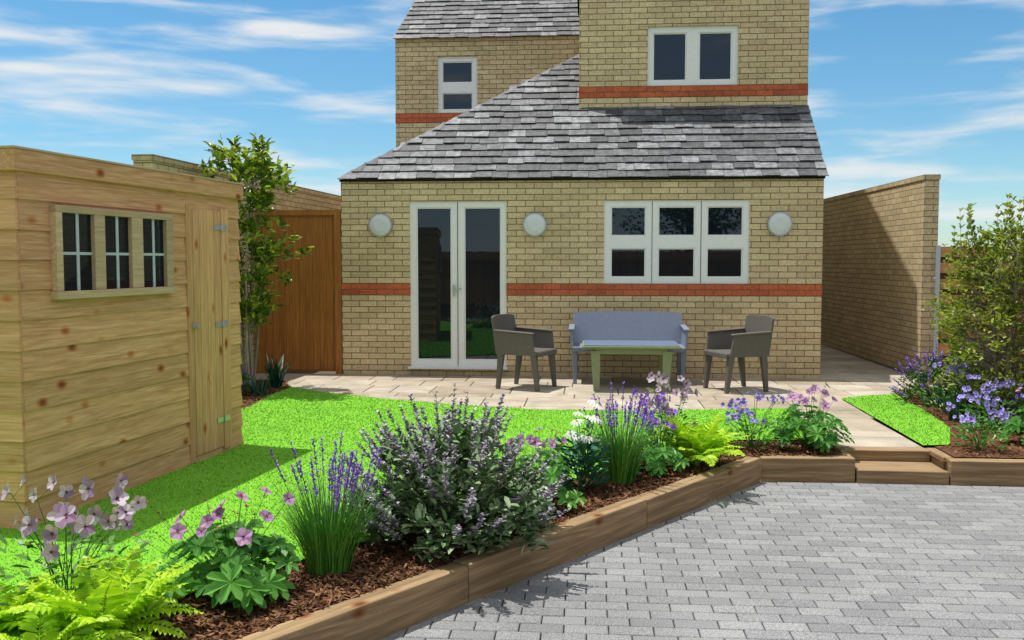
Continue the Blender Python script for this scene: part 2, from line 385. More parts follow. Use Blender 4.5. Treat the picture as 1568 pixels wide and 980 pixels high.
while cnt<80000:
    yy=2.4+(10.7-2.4)*RND()**1.15; x=U(-3.6,3.4)
    if x<-.62*yy-.2 or not(inpoly(x,yy,lawnL) or inpoly(x,yy,lawnR)): continue
    a=U(0,6.28); wd=U(.002,.0035)*(1+yy*.12); hh=U(.005,.015); ca,sa=math.cos(a)*wd,math.sin(a)*wd; lx,ly=U(-.014,.014),U(-.014,.014)
    b.poly([(x-ca,yy-sa,.012),(x+ca,yy+sa,.012),(x+lx,yy+ly,.014+hh)],1); cnt+=1
b.build('lawn',[M_turf,L_turf])
bedR=[(2.72,7.2),(9,7.2),(9,12.35),(4.35,12.35),(3.80,11.2),(3.34,10.6),(3.27,9.4),(3.15,8.45),(2.86,7.66),(2.72,7.6)]
bedL=[(-4.5,8.6),(-3.35,8.6),(-3.33,9.1),(-3.41,9.9),(-3.40,10.62),(-3.7,11.25),(-4.5,11.25)]
bedF=[sline(8.4,.1),sline(0,.1),(1.95,7.22),(1.95,7.82),(1.25,7.76),(.76,7.52),sline(.6,.66),sline(8.4,.68)]
def chips(b,P,n,z,bb):
    k=0
    while k<n:
        x=U(bb[0],bb[1]);y=U(bb[2],bb[3])
        if not inpoly(x,y,P): continue
        a=U(0,6.28); L=U(.008,.024);W=U(.0025,.007); tx=U(-.010,.010); c,s=math.cos(a),math.sin(a); zz=z+U(.004,.018)
        b.poly([(x+c*L-s*W,y+s*L+c*W,zz+tx),(x-c*L-s*W,y-s*L+c*W,zz-tx),(x-c*L+s*W,y-s*L-c*W,zz-tx*.3),(x+c*L+s*W,y+s*L-c*W,zz+tx*1.3)],1); k+=1
def chipm():
    N=NT('bark_chip'); N.color(N.ramp(N.rnd(),[(0,(.04,.018,.01)),(.6,(.14,.065,.033)),(1,(.28,.15,.08))])); N.rough(.9,.1); return N.mat
M_chip=chipm()
b=MB()
b.poly([(p[0],p[1],.009) for p in bedR]); b.poly([(p[0],p[1],.009) for p in bedL]); b.poly([(p[0],p[1],-.012) for p in bedF])
chips(b,bedF,24000,-.012,(-2.9,2,1.6,7.9)); chips(b,bedR,6000,.009,(2.7,5.5,7.2,12.3)); chips(b,bedL,2500,.009,(-4.5,-3.3,8.6,11.3))
b.build('flower_bed_mulch',[M_soil,M_chip])
# patio slabs
b=MB()
def slabs(x0,x1,y0,y1,sizes,rows):
    y=y0;k=0
    while y<y1-.05:
        h=min(rows[k%len(rows)],y1-y); 
        if y1-y-h<.15: h=y1-y
        x=x0-U(0,.3) if x1-x0>1.5 else x0
        while x<x1-.02:
            wd=random.choice(sizes) if x1-x0>1.5 else (x1-x0)
            xe=min(x+wd,x1)
            if xe-x>.06: b.cbox(max(x,x0)+.006,xe-.006,y+.006,y+h-.006,-.03,U(-.001,.0015),.004,0)
            x+=wd
        y+=h;k+=1
slabs(-4.4,4.12,9.0,12.0,[.3,.45,.6,.9,.6],[.45,.6,.3,.6,.45,.6])
slabs(2.9,4.12,12.0,18,[.45,.6,.6],[.6,.45])
slabs(1.98,2.64,7.60,9.0,[.66],[.42,.30,.60])
b.poly([(-4.4,9,-.008),(4.3,9,-.008),(4.3,18,-.008),(-4.4,18,-.008)],1); b.poly([(1.97,7.58,-.008),(2.65,7.58,-.008),(2.65,9,-.008),(1.97,9,-.008)],1)
b.build('sandstone_patio',[M_slab,M_jointp])

# ------------------------------------------------------------------ sleepers
e=empty('timber_sleeper_edging')
def sleeper(name,p,q,th=.11,z0=-.22,z1=.0,jog=0):
    p=V((p[0],p[1],0));q=V((q[0],q[1],0)); L=(q-p).length; a=math.atan2(q.y-p.y,q.x-p.x)
    b=MB(); b.box(0.002,L-.002,0,th,z0,z1); o=b.build(name,[M_sleep],e,loc=(p.x,p.y,jog),rotz=a); bevel(o,.007); return o
Ls=[0,1.62,3.25,5.05,6.8,8.4]
for k in range(5):
    sleeper('sleeper_%d'%k,sline(Ls[k+1]),sline(Ls[k]) if k else sline(.02),jog=U(-.006,.006))
sleeper('sleeper_bend',(1.295,7.095),(1.99,7.13))
sleeper('sleeper_right_a',(2.66,7.10),(4.6,7.08)); sleeper('sleeper_right_b',(4.605,7.08),(7.0,7.06))
sleeper('sleeper_step_riser',(1.985,7.46),(2.645,7.46),.13,-.1,.0)
sleeper('sleeper_step_front',(1.995,7.115),(2.655,7.10),.345,-.22,-.085)
sleeper('sleeper_step_side_r',(2.735,7.22),(2.735,7.60),.085,-.22,-.001)
sleeper('sleeper_step_side_l',(1.99,7.25),(1.99,7.585),.08,-.22,-.001)

# ------------------------------------------------------------------ house
H=empty('brick_house')
def wallf(b,x0,x1,z0,z1,y,ops,m=0,rev=.12):
    xs=sorted({x0,x1,*[o[0] for o in ops],*[o[1] for o in ops]}); zs=sorted({z0,z1,*[o[2] for o in ops],*[o[3] for o in ops]})
    for i in range(len(xs)-1):
        for j in range(len(zs)-1):
            cx=(xs[i]+xs[i+1])/2;cz=(zs[j]+zs[j+1])/2
            if any(o[0]<cx<o[1] and o[2]<cz<o[3] for o in ops): continue
            b.poly([(xs[i],y,zs[j]),(xs[i+1],y,zs[j]),(xs[i+1],y,zs[j+1]),(xs[i],y,zs[j+1])],m)
    for o in ops:
        a,c,d,f=o
        b.poly([(a,y,d),(a,y,f),(a,y+rev,f),(a,y+rev,d)],m); b.poly([(c,y,d),(c,y+rev,d),(c,y+rev,f),(c,y,f)],m)
        b.poly([(a,y,f),(c,y,f),(c,y+rev,f),(a,y+rev,f)],m); b.poly([(a,y,d),(a,y+rev,d),(c,y+rev,d),(c,y,d)],m)
DOOR=(-2.27,-1.03,.11,2.22); WIN=(.20,2.0,1.18,2.22)
X0,X1=-3.16,2.89
b=MB(); wallf(b,X0,X1,-.05,2.52,12,[DOOR,WIN])
b.poly([(X0,12,-.05),(X0,12,2.52),(X0,16,2.52),(X0,16,-.05)]); b.poly([(X1,12,-.05),(X1,16.5,-.05),(X1,16.5,2.52),(X1,12,2.52)])
b.poly([(X1,12,2.52),(X1,16.5,2.52),(X1,16.5,5.4),(X1,13.12,5.4),(X1,13.12,3.5)])
b.build('extension_walls',[M_brick],H)
b=MB()
for a,c in ((X0-.004,DOOR[0]),(DOOR[1],X1+.004)): b.box(a,c,11.996,12.06,1.03,1.178)
b.box(X0-.004,X0+.05,12.06,16,1.03,1.178); b.box(X1-.05,X1+.004,12.06,16.5,1.03,1.178)
b.build('red_brick_band',[M_red],H)
UX0,UX1,UY=-.13,2.92,13.1; UW=(.79,2.0,3.83,4.62)
b=MB(); wallf(b,UX0,UX1,3.2,5.45,UY,[UW])
b.poly([(UX0,UY,3.2),(UX0,UY,5.45),(UX0,16.5,5.45),(UX0,16.5,3.2)]); b.poly([(UX1,UY,3.2),(UX1,16.5,3.2),(UX1,16.5,5.45),(UX1,UY,5.45)])
b.build('upper_storey_walls',[M_brick_up],H)
b=MB(); b.box(UX0-.004,UX1+.004,UY-.004,UY+.05,3.68,3.828); b.box(UX1-.05,UX1+.004,UY+.05,16.5,3.68,3.828)
RY=15.2; RW=(-2.41,-1.77,3.832,4.72)
b.box(-3.095,UX0-.001,RY-.004,RY+.05,3.68,3.828)
b.build('red_brick_band_upper',[M_red_up],H)
b=MB(); wallf(b,-3.09,UX0,2.0,5.03,RY,[RW]); b.poly([(-3.09,RY,0),(-3.09,RY,5.03),(-3.09,20,5.03),(-3.09,20,0)])
b.box(-.05,2.9,16.5,20,0,7.3)
b.build('rear_wing_walls',[M_brick_up],H)
# windows
def win(name,o,cols,rows,y,fr=.085,inset=.035):
    b=MB(); g=MB(); x0,x1,z0,z1=o; ya=y+inset
    xs=[x0]; 
    for c in cols: xs+=[c[0],c[1]]
    xs.append(x1); zs=[z0]
    for r in rows: zs+=[r[0],r[1]]
    zs.append(z1)
    for i in range(0,len(xs),2): b.box(xs[i],xs[i+1],ya,ya+.07,z0,z1)
    for i in range(1,len(xs)-1,2):
        for j in range(0,len(zs),2): b.box(xs[i],xs[i+1],ya,ya+.07,zs[j],zs[j+1])
        for j in range(1,len(zs)-1,2):
            a,c,d,f=xs[i],xs[i+1],zs[j],zs[j+1]; q=.016   # inner bead
            b.box(a,a+q,ya+.018,ya+.06,d,f); b.box(c-q,c,ya+.018,ya+.06,d,f); b.box(a+q,c-q,ya+.018,ya+.06,d,d+q); b.box(a+q,c-q,ya+.018,ya+.06,f-q,f)
            g.poly([(a,ya+.035,d),(c,ya+.035,d),(c,ya+.035,f),(a,ya+.035,f)])
    b.build(name+'_frame',[M_white],H); g.build(name+'_glass',[M_glass],H)
win('ground_window',WIN,[(.285,.725),(.875,1.335),(1.48,1.925)],[(1.255,1.625),(1.775,2.145)],12,inset=.02)
win('french_door',DOOR,[(-2.19,-1.735),(-1.575,-1.10)],[(.19,2.145)],12,inset=.02)
b=MB(); b.box(DOOR[0]-.02,DOOR[1]+.02,11.93,12.03,.085,.112); b.box(-1.658,-1.652,12.012,12.018,.12,2.21,1); b.box(-1.72,-1.69,11.985,12.019,1.02,1.16,2); b.box(-1.72,-1.60,11.975,11.99,1.1,1.12,2)
b.build('french_door_sill_handle',[M_white,M_dark,M_metal],H)
b=MB(); b.box(.798,.804,12.015,12.019,1.19,2.21); b.box(1.404,1.410,12.015,12.019,1.19,2.21)
b.build('window_joints',[M_dark],H)
win('upper_window',UW,[(.865,1.315),(1.48,1.92)],[(3.90,4.54)],UY)
win('rear_window',RW,[(-2.34,-1.85)],[(3.88,4.15),(4.31,4.645)],RY)
# lamps
for x in (-2.64,-.67,2.36):
    b=MB(); b.cyl((x,12,1.92),(0,-1,0),.155,.05,1,40,.15); b.cyl((x,11.951,1.92),(0,-1,0),.135,.012,0,40,.128); b.cyl((x,11.94,1.92),(0,-1,0),.128,.018,0,40,.08)
    b.build('wall_lamp',[M_lamp,M_rim],H)
# slates
def slates(b,O,a,bd,T,xl,xr,ex=.15,wd=.245):
    O=V(O);a=V(a).normalized();bd=V(bd).normalized();n=a.cross(bd).normalized(); t=0;r=0
    while t<T:
        L=xl(t);R=xr(t); x=L-(U(.02,.2)); 
        while x<R:
            w_=wd*U(.8,1.2); xa=max(x,L); xb=min(x+w_-.005,R)
            if xb-xa>.03:
                t0=t+U(-.012,.012); t1=t+ex*1.5; l0=.030+U(-.004,.010); l1=.006; th=.010
                xa1=max(xa,xl(t+ex)) if xa<xl(t+ex) else xa
                P=lambda x,t,l:tuple(O+a*x+bd*t+n*l)
                b.hexa([P(xa,t0,l0-th),P(xb,t0+U(-.004,.004),l0-th),P(xb,t1,l1-.006),P(xa1,t1,l1-.006),P(xa,t0,l0),P(xb,t0+U(-.002,.002),l0),P(xb,t1,l1),P(xa1,t1,l1)])
            x+=w_
        t+=ex;r+=1
pit=math.atan(.9); cp,spn=math.cos(pit),math.sin(pit)
b=MB()
hip=lambda t:-3.19+t*(3.06/2.96)
slates(b,(0,11.955,2.49),(1,0,0),(0,cp,spn),3.0,hip,lambda t:(2.93 if t<1.56 else -.13))
slates(b,(0,15.14,4.98),(1,0,0),(0,cp,spn),2.6,lambda t:-3.12+.165*t,lambda t:-.13)
b.build('slate_roof',[M_slate],H)
b=MB()
b.poly([(-3.16,11.97,2.49),(2.9,11.97,2.49),(2.9,13.1,3.507),(-.13,13.1,3.507),(-.13,14.2,4.49)],0)
b.poly([(-3.16,11.97,2.49),(-.13,14.2,4.49),(-.13,15.2,4.49),(-3.16,15.2,2.49)],0)
b.poly([(-3.09,15.17,5.0),(-.13,15.17,5.0),(-.13,17.2,6.83),(-2.8,17.2,6.83)],0)
b.poly([(-3.09,15.17,5.0),(-2.8,17.2,6.83),(-3.09,19.5,5.0)],0)
b.poly([(-.18,13.0,5.45),(2.97,13.0,5.45),(2.97,15.6,6.9),(-.18,15.6,6.9)],0); b.poly([(-.18,13.0,5.45),(-.18,15.6,6.9),(-.18,16.5,6.9),(-.18,16.5,5.45)]); b.poly([(2.97,13.0,5.45),(2.97,16.5,5.45),(2.97,16.5,6.9),(2.97,15.6,6.9)]); b.poly([(-.18,15.6,6.9),(2.97,15.6,6.9),(2.97,16.5,6.9),(-.18,16.5,6.9)])
b.box(-.05,2.9,16.5,20,7.3,7.4)
b.build('roof_deck',[M_slate],H)
b=MB(); b.box(X0-.01,X1+.01,11.968,12.0,2.475,2.503); b.box(UX0,UX1+.01,13.06,13.098,3.49,3.535,1); 
b.build('eaves_and_flashing',[M_dark,M_felt],H)

# ------------------------------------------------------------------ boundary walls and fences
def bwall(name,p,q,h,th,side):
    p=V(p);q=V(q);L=(q-p).length;a=math.atan2(q.y-p.y,q.x-p.x)
    b=MB(); y0,y1=(0,th) if side>0 else (-th,0)
    b.box(0,L,y0,y1,-.05,h-.06); b.box(-.012,L,y0-.012,y1+.012,h-.06,h)
    o=b.build(name,[M_wallb],loc=(p.x,p.y,0),rotz=a); return o
bwall('brick_boundary_wall',(4.23,12.40),(4.07,19.5),2.55,.18,-1)
bwall('brick_boundary_wall',(-4.47,9.50),(-3.98,19.5),2.56,.21,1)
b=MB(); 
b.box(-4.28,-3.175,12.04,12.06,.03,2.08)
for k in range(12): b.box(-4.27+k*.09,-4.27+k*.09+.087,12.025,12.04,.05,2.06,0)
b.box(-4.30,-4.21,11.99,12.08,0,2.12); b.box(-3.25,-3.168,11.99,12.08,0,2.12); b.box(-4.21,-3.25,11.998,12.07,2.05,2.12)
b.build('side_gate',[M_orange])
F=empty('slatted_fence'); b=MB()
for k in range(8):
    z=.08+k*.205
    b.box(4.45,9,12.44,12.46,z,z+.13,0)
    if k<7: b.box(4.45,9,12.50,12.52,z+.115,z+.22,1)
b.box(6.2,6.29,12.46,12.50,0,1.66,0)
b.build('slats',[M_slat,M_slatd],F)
b=MB(); b.box(4.385,4.44,12.38,12.46,0,1.66); b.build('post',[M_post],F)
# fence and gate behind the viewpoint (seen in the window reflections)
b=MB()
x=-7.0
while x<7: b.box(x,x+.118,-4.02+U(-.004,.004),-4,-.2,1.75+U(-.01,.01)); x+=.12
for z in (.15,1.45): b.box(-7,7,-4,-3.95,z,z+.09)
for s in (-1.2,1.4):
    b.hexa([(s,-4,.24),(s+.1,-4,.24),(s+.1,-3.96,.24),(s,-3.96,.24),(s+1.5,-4,1.45),(s+1.6,-4,1.45),(s+1.6,-3.96,1.45),(s+1.5,-3.96,1.45)])
b.build('feather_edge_fence',[M_bfence])
b=MB(); y=-4.0
while y<12.3: b.box(7.0,7.02,y,y+.118,-.2,1.7+U(-.01,.01)); y+=.12
for z in (.15,1.4): b.box(6.95,7,-4,12.3,z,z+.09)
b.build('feather_edge_fence',[M_bfence])

# ------------------------------------------------------------------ shed
S=empty('garden_shed',(-3.04,4.84,0),math.radians(-7.18))
SL,SH=2.40,1.965
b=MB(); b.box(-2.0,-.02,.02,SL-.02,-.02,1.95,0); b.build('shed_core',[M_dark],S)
b=MB(); z=.0
while z<SH-.01:
    z1=min(z+.163,SH); j=U(-.003,.003)
    b.hexa([(-.02,.0,z+j),(.025,.0,z+j),(.025,SL,z+U(-.003,.003)),(-.02,SL,z),(-.02,.0,z1+.01),(.012,.0,z1+.01),(.012,SL,z1+.01),(-.02,SL,z1+.01)],0); z+=.163
b.build('side_boards',[M_shedH],S)
b=MB(); z=0
while z<SH-.01:
    z1=min(z+.163,SH)
    for y0,sg in ((0,-1),(SL,1)):
        b.hexa([(-2.0,y0+sg*.026,z),(.022,y0+sg*.026,z),(.022,y0-sg*.01,z),(-2.0,y0-sg*.01,z),(-2.0,y0+sg*.014,z1),(.0105,y0+sg*.014,z1),(.0105,y0-sg*.01,z1),(-2.0,y0-sg*.01,z1)],0)
    z+=.163
b.build('end_boards',[M_shedX],S)
b=MB(); z=0
while z<SH-.01: b.box(-2.03,-1.99,0,SL,z,min(z+.16,SH)); z+=.163
b.build('back_boards',[M_shedH],S)
b=MB(); b.box(-2.07,.045,-.05,SL+.05,1.94,2.055,0); o=b.build('roof_fascia',[M_shedH],S); bevel(o,.004)
b=MB(); b.box(-2.08,.052,-.057,SL+.057,2.0551,2.066,0); b.build('roof_felt',[M_trim],S)
b=MB(); f0,f1=.024,.058
b.box(f0-.02,f1,.245,1.425,1.735,1.775); b.box(f0-.02,f1+.012,.235,1.435,1.245,1.29)
for a,c in ((.245,.30),(.585,.685),(.955,1.075),(1.345,1.425)): b.box(f0-.02,f1,a,c,1.29,1.735)
o=b.build('window_frame',[M_trim],S); bevel(o,.004)
b=MB(); b.poly([(.030,.30,1.29),(.030,1.35,1.29),(.030,1.35,1.735),(.030,.30,1.735)]); b.build('window_glass',[M_glass],S)
b=MB()
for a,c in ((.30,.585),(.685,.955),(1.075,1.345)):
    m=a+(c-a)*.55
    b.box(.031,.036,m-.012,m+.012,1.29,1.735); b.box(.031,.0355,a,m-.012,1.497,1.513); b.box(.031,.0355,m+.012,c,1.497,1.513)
b.build('window_reflection_bars',[M_post],S)  # bars added over the glass to imitate a pale frame reflected in it
b=MB()
for a,c in ((1.715,1.80),(1.803,1.90),(1.903,2.00),(2.003,2.10)): b.box(0,.034,a,c,.06,1.83)
b.box(0,.040,2.103,2.215,.04,1.85); b.box(0,.030,1.64,1.712,.02,1.86)
o=b.build('door_planks',[M_shedV],S); bevel(o,.003)
b=MB()
for z in (.27,.99,1.71):
    b.box(.034,.0425,2.0,2.10,z-.018,z+.018); b.box(.040,.0465,2.10,2.18,z-.022,z+.022); b.cyl((.046,2.10,z-.025),(0,0,1),.007,.05,0,10)
b.box(.03,.048,1.68,1.76,.985,1.015); b.cyl((.045,1.70,1.0),(1,0,0),.012,.02,0,12)
b.build('door_ironmongery',[M_metal],S)

# ------------------------------------------------------------------ furniture
def armchair(loc,face,name='resin_armchair',mt=None,W=.56,back=None):
    E=empty(name,(loc[0],loc[1],0),face); mt=mt or M_chair; h=W/2
    b=MB()
    for sx,sy in ((-1,-1),(-1,1),(1,-1),(1,1)):
        bx=.25*sx; by=(h-.045)*sy; tx=.20*sx; ty=(h-.04)*sy; r=.022;R=.036
        b.hexa([(bx-r,by-r,0),(bx+r,by-r,0),(bx+r,by+r,0),(bx-r,by+r,0),(tx-R,ty-R,.44),(tx+R,ty-R,.44),(tx+R,ty+R,.44),(tx-R,ty+R,.44)])
    b.box(-.24,.255,-h+.005,h-.005,.405,.445)
    b.box(.255,.27,-h+.02,h-.02,.385,.44)
    for sy in (-1,1):
        ya,yb=sorted((sy*h,sy*(h-.03))); tilt=.02*sy
        b.hexa([(-.26,ya,.40),(.235,ya,.40),(.235,yb,.40),(-.26,yb,.40),(-.27,ya+tilt,.67),(.20,ya+tilt,.645),(.20,yb+tilt,.645),(-.27,yb+tilt,.67)])
        ya,yb=sorted((sy*(h+.035),sy*(h-.035)))
        b.hexa([(-.27,ya,.665),(.22,ya,.64),(.22,yb,.64),(-.27,yb,.665),(-.27,ya,.685),(.215,ya,.66),(.215,yb,.66),(-.27,yb,.685)])
    o=b.build('frame',[mt],E); bevel(o,.008,2)
    b=MB(); n=8
    for k in range(n):
        y0=-h+.0+2*h*k/n; y1=-h+2*h*(k+1)/n; c=lambda y:-.03*(1-(y/h)**2)
        b.hexa([(-.235+c(y0),y0,.44),(-.235+c(y1),y1,.44),(-.26+c(y1),y1,.44),(-.26+c(y0),y0,.44),
                (-.295+c(y0)*1.4,y0*.98,.84-.02*(y0/h)**4),(-.295+c(y1)*1.4,y1*.98,.84-.02*(y1/h)**4),(-.32+c(y1)*1.4,y1*.98,.84-.02*(y1/h)**4),(-.32+c(y0)*1.4,y0*.98,.84-.02*(y0/h)**4)])
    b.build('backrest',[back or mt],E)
    return E
armchair((-.70,10.87),math.radians(-22)); armchair((1.68,10.87),math.radians(202))
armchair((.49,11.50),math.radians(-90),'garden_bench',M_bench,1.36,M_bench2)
T=empty('coffee_table',(.49,10.92,0))
b=MB()
for sx in (-1,1):
    for sy in (-1,1):
        bx=.385*sx;by=.30*sy;tx=.40*sx;ty=.305*sy;r=.035;R=.055
        b.hexa([(bx-r,by-.018,0),(bx+r,by-.018,0),(bx+r,by+.018,0),(bx-r,by+.018,0),(tx-R,ty-.02,.46),(tx+R,ty-.02,.46),(tx+R,ty+.02,.46),(tx-R,ty+.02,.46)])
for sy in (-1,1): b.box(-.40,.40,.305*sy-.014,.305*sy+.014,.42,.49)
for sx in (-1,1): b.box(.40*sx-.014,.40*sx+.014,-.30,.30,.42,.49)
b.box(-.55,.55,-.38,.38,.49,.515)
bevel(b.build('table_frame',[M_tabl],T),.006)
b=MB(); b.box(-.53,.53,-.36,.36,.5155,.523); b.build('table_top',[M_tglass],T)

# ------------------------------------------------------------------ plants
def rdir(zmin=-.2,zmax=1): 
    a=U(0,6.283); z=U(zmin,zmax); r=math.sqrt(max(0,1-z*z)); return V((r*math.cos(a),r*math.sin(a),z))
def curve(p,d,L,n=5,bend=0.0,jit=.0):
    pts=[V(p)]; d=V(d).normalized(); q=V(p)
    for k in range(n):
        d=(d+V((U(-jit,jit),U(-jit,jit),-bend))).normalized(); q=q+d*(L/n); pts.append(q.copy())
    return pts,d
def shrub_tree(name,loc,prof,nstem,nclump,lpc,cr,ls,lw,ml,shoots=0,shH=(.3,.5),lean=.1):
    """prof: list of (z,r) describing the uneven crown; clumps of leaves on twigs off several stems"""
    b=MB(); base=V((loc[0],loc[1],0)); z0,z1=prof[0][0],prof[-1][0]
    def rad(z):
        for i in range(len(prof)-1):
            if prof[i][0]<=z<=prof[i+1][0]:
                t=(z-prof[i][0])/(prof[i+1][0]-prof[i][0]); return prof[i][1]*(1-t)+prof[i+1][1]*t
        return prof[-1][1]
    stems=[]
    for s in range(nstem):
        a=6.283*s/nstem+U(-.3,.3); d=V((math.cos(a)*lean*U(.3,1.2),math.sin(a)*lean*U(.3,1.2),1))
        pts,dd=curve(base+V((math.cos(a)*.05,math.sin(a)*.05,-.02)),d,z1*U(.8,.97),8,0,.06); b.tube(pts,.018,.004,1,5); stems.append(pts)
    for c in range(nclump):
        z=z0+(z1-z0)*RND(); a=U(0,6.283); lump=1+.28*math.sin(3*a+z*4)+.15*math.sin(5*a-z*9); r=rad(z)*U(.25,1.0)**.6*lump
        p=base+V((r*math.cos(a),r*math.sin(a),z)); s=random.choice(stems); 
        k=min(range(len(s)),key=lambda i:abs(s[i].z-(z-.22))); m=s[k].lerp(p,.55)+V((0,0,.03)); b.tube([s[k],m,p],.006,.002,1,3)
        d=(p-m).normalized()
        for _ in range(int(lpc*U(.5,1.4))):
            q=p+rdir(-1,1)*cr*U(.1,1); dd=(d*.4+rdir(-.2,1)).normalized(); b.leaf(q,dd,ls*U(.7,1.2),lw*U(.8,1.1),0,droop=U(0,.3))
    for s in range(shoots):
        a=U(0,6.28); zz=z0+(z1-z0)*U(.6,.95); r=rad(zz)*U(.1,.95); p0=base+V((math.cos(a)*r,math.sin(a)*r,zz)); pts,dd=curve(p0,(U(-.2,.2),U(-.2,.2),1),U(*shH),6,0,.05); b.tube(pts,.004,.0015,1,3)
        for x in pts[1:]:
            for _ in range(4): b.leaf(x+rdir(-1,1)*.01,(dd+rdir(-.2,.6)).normalized(),ls*U(.8,1.1),lw,0)
    return b.build(name,[ml,M_trunk])
shrub_tree('laurel_tree',(-3.80,10.35),[(.75,.15),(1.0,.34),(1.5,.46),(1.9,.42),(2.3,.50),(2.55,.44),(2.72,.34)],7,165,18,.12,.105,.046,L_laurel,12,(.15,.3),.10)
shrub_tree('shrub_tree',(3.90,9.15),[(.18,.42),(.5,.66),(.9,.72),(1.25,.58),(1.5,.44),(1.72,.28)],9,420,24,.12,.052,.028,L_yel,40,(.3,.5),.2)

def tussock(name,loc,H,R,n,mb,flower=None,nf=0,z0=-.01,w=.006):
    b=MB(); 
    for _ in range(n):
        a=U(0,6.283); r=R*.35*math.sqrt(RND()); b.blade((loc[0]+r*math.cos(a),loc[1]+r*math.sin(a),z0),a+U(-.5,.5),U(.03,.38),H*U(.6,1.0),w,0,5,U(.2,1.1))
    for _ in range(nf):
        a=U(0,6.283); ln=U(.02,.5); pts,d=curve((loc[0]+.03*math.cos(a),loc[1]+.03*math.sin(a),z0),(math.cos(a)*ln,math.sin(a)*ln,1),H*U(.95,1.3),6,.01,.02); b.tube(pts,.0022,.0015,2,3)
        L=len(pts)
        for k in range(34):
            t=U(.70,1.0)*(L-1); i=min(int(t),L-2); p=pts[i].lerp(pts[i+1],t-i); b.leaf(p+rdir()*.003,(d+rdir(-.2,.5)*.9).normalized(),U(.012,.020),.010,1)
    return b.build(name,[mb,flower or mb,M_stem])
tussock('purple_flowering_grass',(-1.22,4.35),.50,.30,620,L_grassy,F_purple,32)
tussock('purple_flowering_grass',(.22,6.27),.52,.28,480,L_grassy,F_purple,34)

def bushmass(name,loc,H,R,nleaf,ls,lw,ml,mf,nspk,spl=.2,z0=0,budn=26,bud=.016,nc=70):
    b=MB(); c=V((loc[0],loc[1],z0))
    for _ in range(nspk//2+30):
        d=rdir(.15,1); k=V((d.x*R,d.y*R,d.z*H*.8)); mid=c+k*.5+V((0,0,.03)); b.tube([c,mid,c+k],.004,.002,2,3)
    clumps=[]
    for _ in range(nc):
        d=rdir(0,1); r=U(.4,.98); clumps.append(c+V((d.x*R*r,d.y*R*r,d.z*H*.82*r+.04)))
    for _ in range(nleaf):
        q=random.choice(clumps); p=q+rdir(-1,1)*R*.15*U(.2,1); 
        if p.z<z0+.01: p.z=z0+.01
        dd=((p-c).normalized()*.7+rdir(-.3,1)*.8).normalized(); b.leaf(p,dd,ls*U(.7,1.2),lw*U(.8,1.2),0,droop=U(0,.3))
    for _ in range(nspk):
        d=rdir(.08,1); p=c+V((d.x*R*.8,d.y*R*.8,d.z*H*.72)); pts,de=curve(p,(d.x*.9,d.y*.9,.45+d.z*.6),spl*U(.7,1.25),6,-.01,.05); b.tube(pts,.0022,.001,2,3)
        for k in range(budn):
            t=(RND()**.8)*5; i=min(int(t+.8),5); q=pts[i].lerp(pts[i+1],RND()); b.leaf(q+rdir(-1,1)*.004,(de*.6+rdir(-.3,.6)).normalized(),bud*U(.7,1.2)*(1.15-.5*t/6),bud*.6,1)
        for k in range(7): b.leaf(pts[random.randint(0,3)],(de*.4+rdir(-.3,.7)).normalized(),ls*.8,lw*.8,0)
    return b.build(name,[ml,mf,M_stemb])
bushmass('flowering_sage_bush',(-.72,4.93),.68,.52,5200,.066,.030,L_sage,F_greyp,130,.27,budn=48,bud=.026,nc=130)
bushmass('purple_salvia_bush',(3.55,9.98),.55,.38,1700,.045,.02,L_green,F_purple,80,.18,budn=34,bud=.022)
bushmass('purple_salvia_bush',(4.0,10.1),.66,.40,1500,.045,.02,L_green,F_purple,70,.18,budn=34,bud=.022)
bushmass('purple_salvia_bush',(4.05,8.45),.55,.36,1300,.045,.02,L_green,F_purple,60,.16,budn=34,bud=.022)
bushmass('violet_bedding_plant',(-1.02,4.80),.28,.18,400,.03,.018,L_green,F_purple,36,.12)
bushmass('purple_bedding_plant',(-3.85,10.0),.32,.26,700,.04,.02,L_green,F_purple,30,.10)

def fern(name,loc,L,n,z0=-.01,le=(.15,.75)):
    b=MB()
    for k in range(n): b.frond((loc[0],loc[1],z0),6.283*k/n+U(-.25,.25),L*U(.65,1.1),0,U(*le),U(.5,1.4),.25,19)
    return b.build(name,[L_lime])
fern('lime_fern',(-1.88,3.46),.46,32,le=(.35,1.15)); fern('lime_fern',(-2.30,3.52),.42,24,le=(.3,1.1)); fern('lime_fern',(-1.95,3.15),.34,20,le=(.3,1.1)); fern('lime_fern',(.78,6.78),.46,34,le=(.1,.9))

